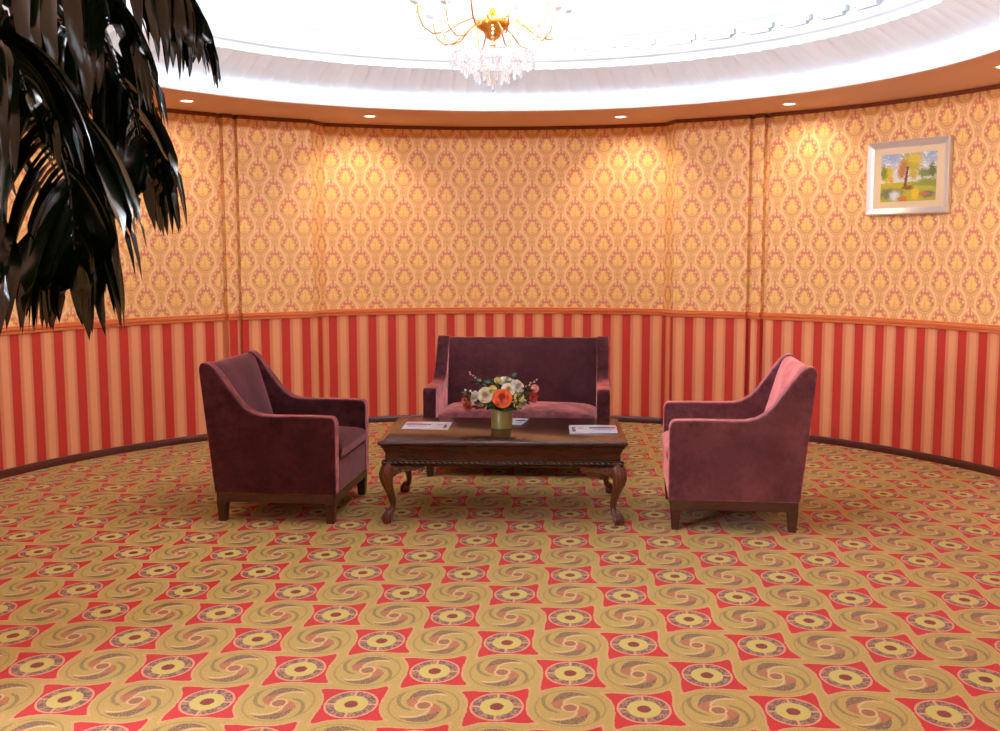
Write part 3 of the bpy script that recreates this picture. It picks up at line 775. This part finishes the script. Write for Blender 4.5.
# local: +X along the wall (to the right), -Y into the room
bw = .048; mb = MB()
prof = [(0, -.012), (0, -.052), (.008, -.058), (.034, -.040), (bw, -.034), (bw, -.012)]    # (inset, y)
vs = []
for cx, cz in ((-1, -1), (1, -1), (1, 1), (-1, 1)):
    for ins, y in prof: vs.append((cx*(W_/2-ins), y, cz*(H_/2-ins)))
m = len(prof)
mb.add(vs, [(i*m+j, ((i+1) % 4)*m+j, ((i+1) % 4)*m+(j+1) % m, i*m+(j+1) % m) for i in range(4) for j in range(m)]); mb.build('frame', M['silver'], pt, ang=20)
mb = MB(); mb.box(-W_/2+bw-.004, W_/2-bw+.004, -.030, -.014, -H_/2+bw-.004, H_/2-bw+.004); mb.build('mat_board', M['mat_board'], pt, smooth=False)
iw, ih = .226, .170
mb = MB(); vs = [(-iw, -.033, -ih), (iw, -.033, -ih), (iw, -.033, ih), (-iw, -.033, ih), (-iw, -.028, -ih), (iw, -.028, -ih), (iw, -.028, ih), (-iw, -.028, ih)]
mb.add(vs, [(0, 1, 2, 3), (7, 6, 5, 4), (0, 4, 5, 1), (1, 5, 6, 2), (2, 6, 7, 3), (3, 7, 4, 0)])
for i, u in enumerate(((0, 0), (1, 0), (1, 1), (0, 1))*2): mb.uv[i] = u
mb.build('canvas', M['picture'], pt, smooth=False)

# ------------------------------------------------------------------ chandelier
ch = thing('chandelier', 'brass and crystal chandelier with glowing candle bulbs hanging from the dome', 'chandelier', (-.035, CY, 2.55))
# local z 0 = world 2.55
mb = MB(); mb.lathe([(1e-4, .015), (.012, .02), (.017, .032), (.010, .045), (.012, .055), (.038, .070), (.044, .085), (.050, .098), (.082, .118), (.092, .140), (.088, .160), (.05, .172), (.022, .19), (.016, .22), (.016, .36), (.03, .38), (.045, .41), (.03, .45), (.014, .47), (1e-4, .475)], 28)
mb.build('body', M['gold'], ch, ang=50)
mb = MB(); mb.tube([(0, 0, .46), (0, 0, .93)], .008, 10); mb.lathe([(1e-4, .95), (.07, .945), (.075, .93), (.03, .905), (.01, .9), (1e-4, .9)], 24); mb.build('rod', M['gold'], ch)
def arm(a, r, zc, dz=0.0):
    d = Vector((cos(a), sin(a), 0)); pr = [(.06, .14), (.12, .165), (.19, .135), (.27, .085), (.345, .075), (.40, .11), (.425, .165), (.43, .215)]
    P = [d*(x*r/.43) + Vector((0, 0, z+dz)) for x, z in pr]
    mb = MB(); mb.tube(P, .0045, 7); e = P[-1]; ao = mb.build('arm', M['gold'], ch)
    T4 = Matrix.Translation(e)
    mb = MB(); mb.lathe([(.006, 0), (.03, .006), (.042, .018), (.040, .021), (.006, .010)], 16, 0, T4, close=True); mb.build('drip_cup', M['cup'], ao)
    mb = MB(); mb.lathe([(1e-4, .008), (.010, .008), (.010, .085), (1e-4, .087)], 12, 0, T4); cd = mb.build('candle', M['candle'], ao)
    mb = MB(); mb.lathe([(1e-4, .085), (.009, .09), (.015, .105), (.012, .125), (.003, .145), (1e-4, .148)], 12, 0, T4); mb.build('bulb', M['bulb'], ao)
    return e
def drop(p, L, w, prism=False):
    mb = MB(); T4 = Matrix.Translation(p)
    if prism: mb.lathe([(1e-4, 0), (w*.8, -L*.12), (w, -L*.6), (1e-4, -L)], 6, 0, T4)
    else: mb.lathe([(1e-4, 0), (w*.35, -L*.25), (w, -L*.68), (w*.7, -L*.9), (1e-4, -L)], 8, 0, T4)
    mb.build('crystal_drop', M['crystal'], ch, smooth=False)
ends = []
for k in range(12):
    a = 2*PI*(k+.5)/12; big = k % 2 == 0
    ends.append(arm(a, .40 if big else .33, 0, 0.0 if big else -.03))
for k, e in enumerate(ends):
    for j in range(3):
        a = 2*PI*j/3+k; drop(e + Vector((.034*cos(a), .034*sin(a), .012)), .05, .008)
# strings of beads from the body down to the bottom basket
for k in range(16):
    a = 2*PI*k/16; d = Vector((cos(a), sin(a), 0)); mb = MB()
    for i in range(17):
        f = i/16; r = .30*(1-f)**.8 + .035*f; z = .10 - .06*f - .22*f*(1-f)*1.2 - .0
        rr = .10 + .13*sin(PI*f)*.8; 
        p = d*(.26*(1-f) + .02) + Vector((0, 0, .075-.10*sin(PI*f*.5)-.035*sin(PI*f)))
        mb.ball(tuple(p), .0065, 6)
    mb.build('bead_string', M['crystal'], ch, smooth=False)
for n_, r, z, L in ((16, .215, -.02, .075), (12, .15, -.055, .085), (8, .085, -.085, .09), (1, 0, -.11, .10)):
    mb = MB(); 
    if n_ > 1: mb.tube([(r*cos(2*PI*i/32), r*sin(2*PI*i/32), z) for i in range(33)], .003, 5); mb.build('crystal_ring', M['crystal'], ch)
    for k in range(n_):
        a = 2*PI*(k+.3)/n_; drop(Vector((r*cos(a), r*sin(a), z)), L, .011)
mb = MB(); mb.tube([(0, 0, .02), (0, 0, -.11)], .002, 5); mb.build('hanging_wire', M['gold'], ch)

# ------------------------------------------------------------------ palm in a pot, left of the camera
PX, PY = -1.62, 2.02
pm = thing('potted_palm', 'tall potted palm with drooping glossy dark leaves at the left edge, near the camera', 'palm', (PX, PY, 0))
mb = MB(); mb.lathe([(1e-4, 0), (.15, 0), (.17, .03), (.21, .34), (.225, .37), (.215, .385), (.195, .37), (.19, .33), (1e-4, .33)], 32); mb.build('pot', M['pot'], pm)
mb = MB(); mb.lathe([(1e-4, .335), (.19, .335), (.18, .345), (1e-4, .352)], 24); mb.build('soil', M['soil'], pm)
mb = MB(); mb.tube([(0, 0, .3), (.01, 0, .7), (.03, .0, 1.2), (.05, 0, 1.62)], [.05, .042, .036, .03], 12); mb.build('trunk', M['bark'], pm)
def crv(P, n):
    P = [Vector(p) for p in P]; Q = [2*P[0]-P[1]] + P + [2*P[-1]-P[-2]]; out = []
    for i in range(1, len(Q)-2):
        for k in range(n):
            t_ = k/n; a, b, c, d = Q[i-1:i+3]
            out.append(.5*((2*b)+(-a+c)*t_+(2*a-5*b+4*c-d)*t_*t_+(-a+3*b-3*c+d)*t_**3))
    return out + [P[-1]]
def frond(pts, L, w, count, lean, spread=.8, seed=0, start=.12, droop=1.0, tipl=.55):
    rnd = random.Random(seed); path = crv(pts, 10); mb = MB(); O = Vector((PX, PY, 0))
    m = len(path); mb.tube([p-O for p in path], [.009*(1-.75*i/m) for i in range(m)], 6)
    for i in range(count):
        f = start+(1-start)*(i+.5)/count; x = f*(m-1); k = min(m-2, int(x)); p = path[k].lerp(path[k+1], x-k)
        tg = (path[min(k+2, m-1)]-path[max(0, k-1)]).normalized(); up = Vector((0, 0, 1))
        side = tg.cross(up)
        if side.length < .3: side = Vector((.3, 1, 0))
        side.normalize(); s_ = 1 if i % 2 else -1
        ll = L*(.75+.4*sin(PI*min(1, f*.9+.1)))*(1-(1-tipl)*max(0, f-.7)/.3)*rnd.uniform(.88, 1.1)
        d = (tg*(.45+.5*f) + side*s_*spread*rnd.uniform(.7, 1.1) + up*.25*(1-f) + Vector(lean)).normalized()
        n = 9; vs = []; q = p.copy(); dd = d.copy(); g = droop*rnd.uniform(.85, 1.2); ww = w*rnd.uniform(.85, 1.1)
        tw = rnd.uniform(-.5, .5)
        for j in range(n+1):
            e = j/n; wd = ww*(sin(PI*min(1, (e*.94+.06))**.75)**.7 if e < .999 else .0)*.5
            sd = dd.cross(Vector((0, 0, 1)));
            if sd.length < .25: sd = dd.cross(side.cross(dd)) if abs(dd.dot(side)) < .9 else tg.cross(dd)
            sd.normalize(); sd = Quaternion(dd, tw+s_*.35) @ sd; nn = sd.cross(dd).normalized()
            vs += [tuple(q-sd*wd+nn*wd*.35-O), tuple(q-O), tuple(q+sd*wd+nn*wd*.35-O)]
            q = q + dd*(ll/n); dd = (dd + Vector((0, 0, -1))*g*.26).normalized()
        mb.add(vs, [(j*3+c, j*3+c+1, j*3+c+4, j*3+c+3) for j in range(n) for c in (0, 1)])
    return mb.build('frond', M['leaf'], pm, ang=80)
crown = (PX+.05, PY, 1.60)
FR = [
 # big front frond, drooping furthest
 dict(pts=[crown, (-1.234, 1.9, 1.70), (-.991, 1.82, 1.765), (-.844, 1.76, 1.778), (-.73, 1.72, 1.751), (-.705, 1.70, 1.692), (-.675, 1.68, 1.613), (-.667, 1.67, 1.533), (-.665, 1.67, 1.475)], L=.28, w=.033, count=120, lean=(-.30, 0, -.15), seed=3, droop=.9, tipl=.42),
 # second frond behind it, tips over the wall
 dict(pts=[crown, (-1.197, 2.1, 1.866), (-.939, 2.05, 1.931), (-.807, 2.0, 1.917), (-.722, 1.97, 1.861), (-.665, 1.95, 1.784), (-.640, 1.93, 1.70), (-.632, 1.92, 1.64)], L=.25, w=.028, count=76, lean=(-.12, 0, -.15), seed=5, droop=.9, tipl=.5),
 # upper frond reaching furthest right
 dict(pts=[crown, (-1.276, 2.25, 2.012), (-.969, 2.22, 2.123), (-.82, 2.2, 2.127), (-.705, 2.18, 2.084), (-.632, 2.16, 2.012), (-.596, 2.15, 1.955)], L=.26, w=.027, count=76, lean=(.0, 0, -.2), seed=8, droop=.9, tipl=.5),
 dict(pts=[crown, (-1.137, 2.0, 1.902), (-.901, 1.9, 1.983), (-.759, 1.85, 1.987), (-.665, 1.82, 1.931), (-.64, 1.8, 1.874)], L=.27, w=.030, count=66, lean=(-.1, 0, -.2), seed=11, droop=1.0, tipl=.5),
 dict(pts=[crown, (-1.283, 2.25, 1.892), (-1.033, 2.3, 1.983), (-.914, 2.32, 1.988), (-.839, 2.34, 1.929), (-.791, 2.35, 1.847)], L=.28, w=.030, count=60, lean=(-.1, 0, -.2), seed=13, droop=1.0),
 dict(pts=[crown, (-1.006, 1.7, 1.704), (-.833, 1.62, 1.811), (-.755, 1.58, 1.818), (-.704, 1.57, 1.781), (-.68, 1.56, 1.73)], L=.22, w=.028, count=60, lean=(-.15, 0, -.1), seed=17, droop=1.0, tipl=.5),
 # the rest of the plant, outside the frame
 dict(pts=[crown, (-1.75, 1.9, 2.1), (-2.0, 1.8, 2.2), (-2.3, 1.7, 2.0)], L=.3, w=.036, count=40, lean=(0, 0, -.2), seed=21),
 dict(pts=[crown, (-1.7, 2.25, 2.0), (-1.9, 2.45, 2.1), (-2.15, 2.6, 1.85)], L=.3, w=.036, count=40, lean=(0, 0, -.2), seed=22),
 dict(pts=[crown, (-1.6, 1.8, 2.1), (-1.65, 1.5, 2.2), (-1.7, 1.2, 1.95)], L=.3, w=.036, count=40, lean=(0, 0, -.2), seed=23),
]
for f in FR: frond(**f)

# ------------------------------------------------------------------ light, camera, colour
w = bpy.data.worlds.new('world'); bpy.context.scene.world = w; w.use_nodes = True
w.node_tree.nodes['Background'].inputs[0].default_value = (1, .9, .8, 1); w.node_tree.nodes['Background'].inputs[1].default_value = .05

cam = bpy.data.cameras.new('camera'); co = bpy.data.objects.new('camera', cam); C.objects.link(co)
co.location = (0, 0, 1.5)
co.rotation_euler = (Matrix.Rotation(PI/2 - .1067, 4, 'X') @ Matrix.Rotation(-.0018, 4, 'Z')).to_euler()
cam.sensor_width = 36; cam.lens = 1062*36/1000; cam.clip_start = .05; cam.clip_end = 60
sc = bpy.context.scene; sc.camera = co
vs_ = sc.view_settings; vs_.view_transform = 'Standard'; vs_.look = 'None'; vs_.exposure = -0.66; vs_.gamma = 1.0; vs_.use_curve_mapping = False
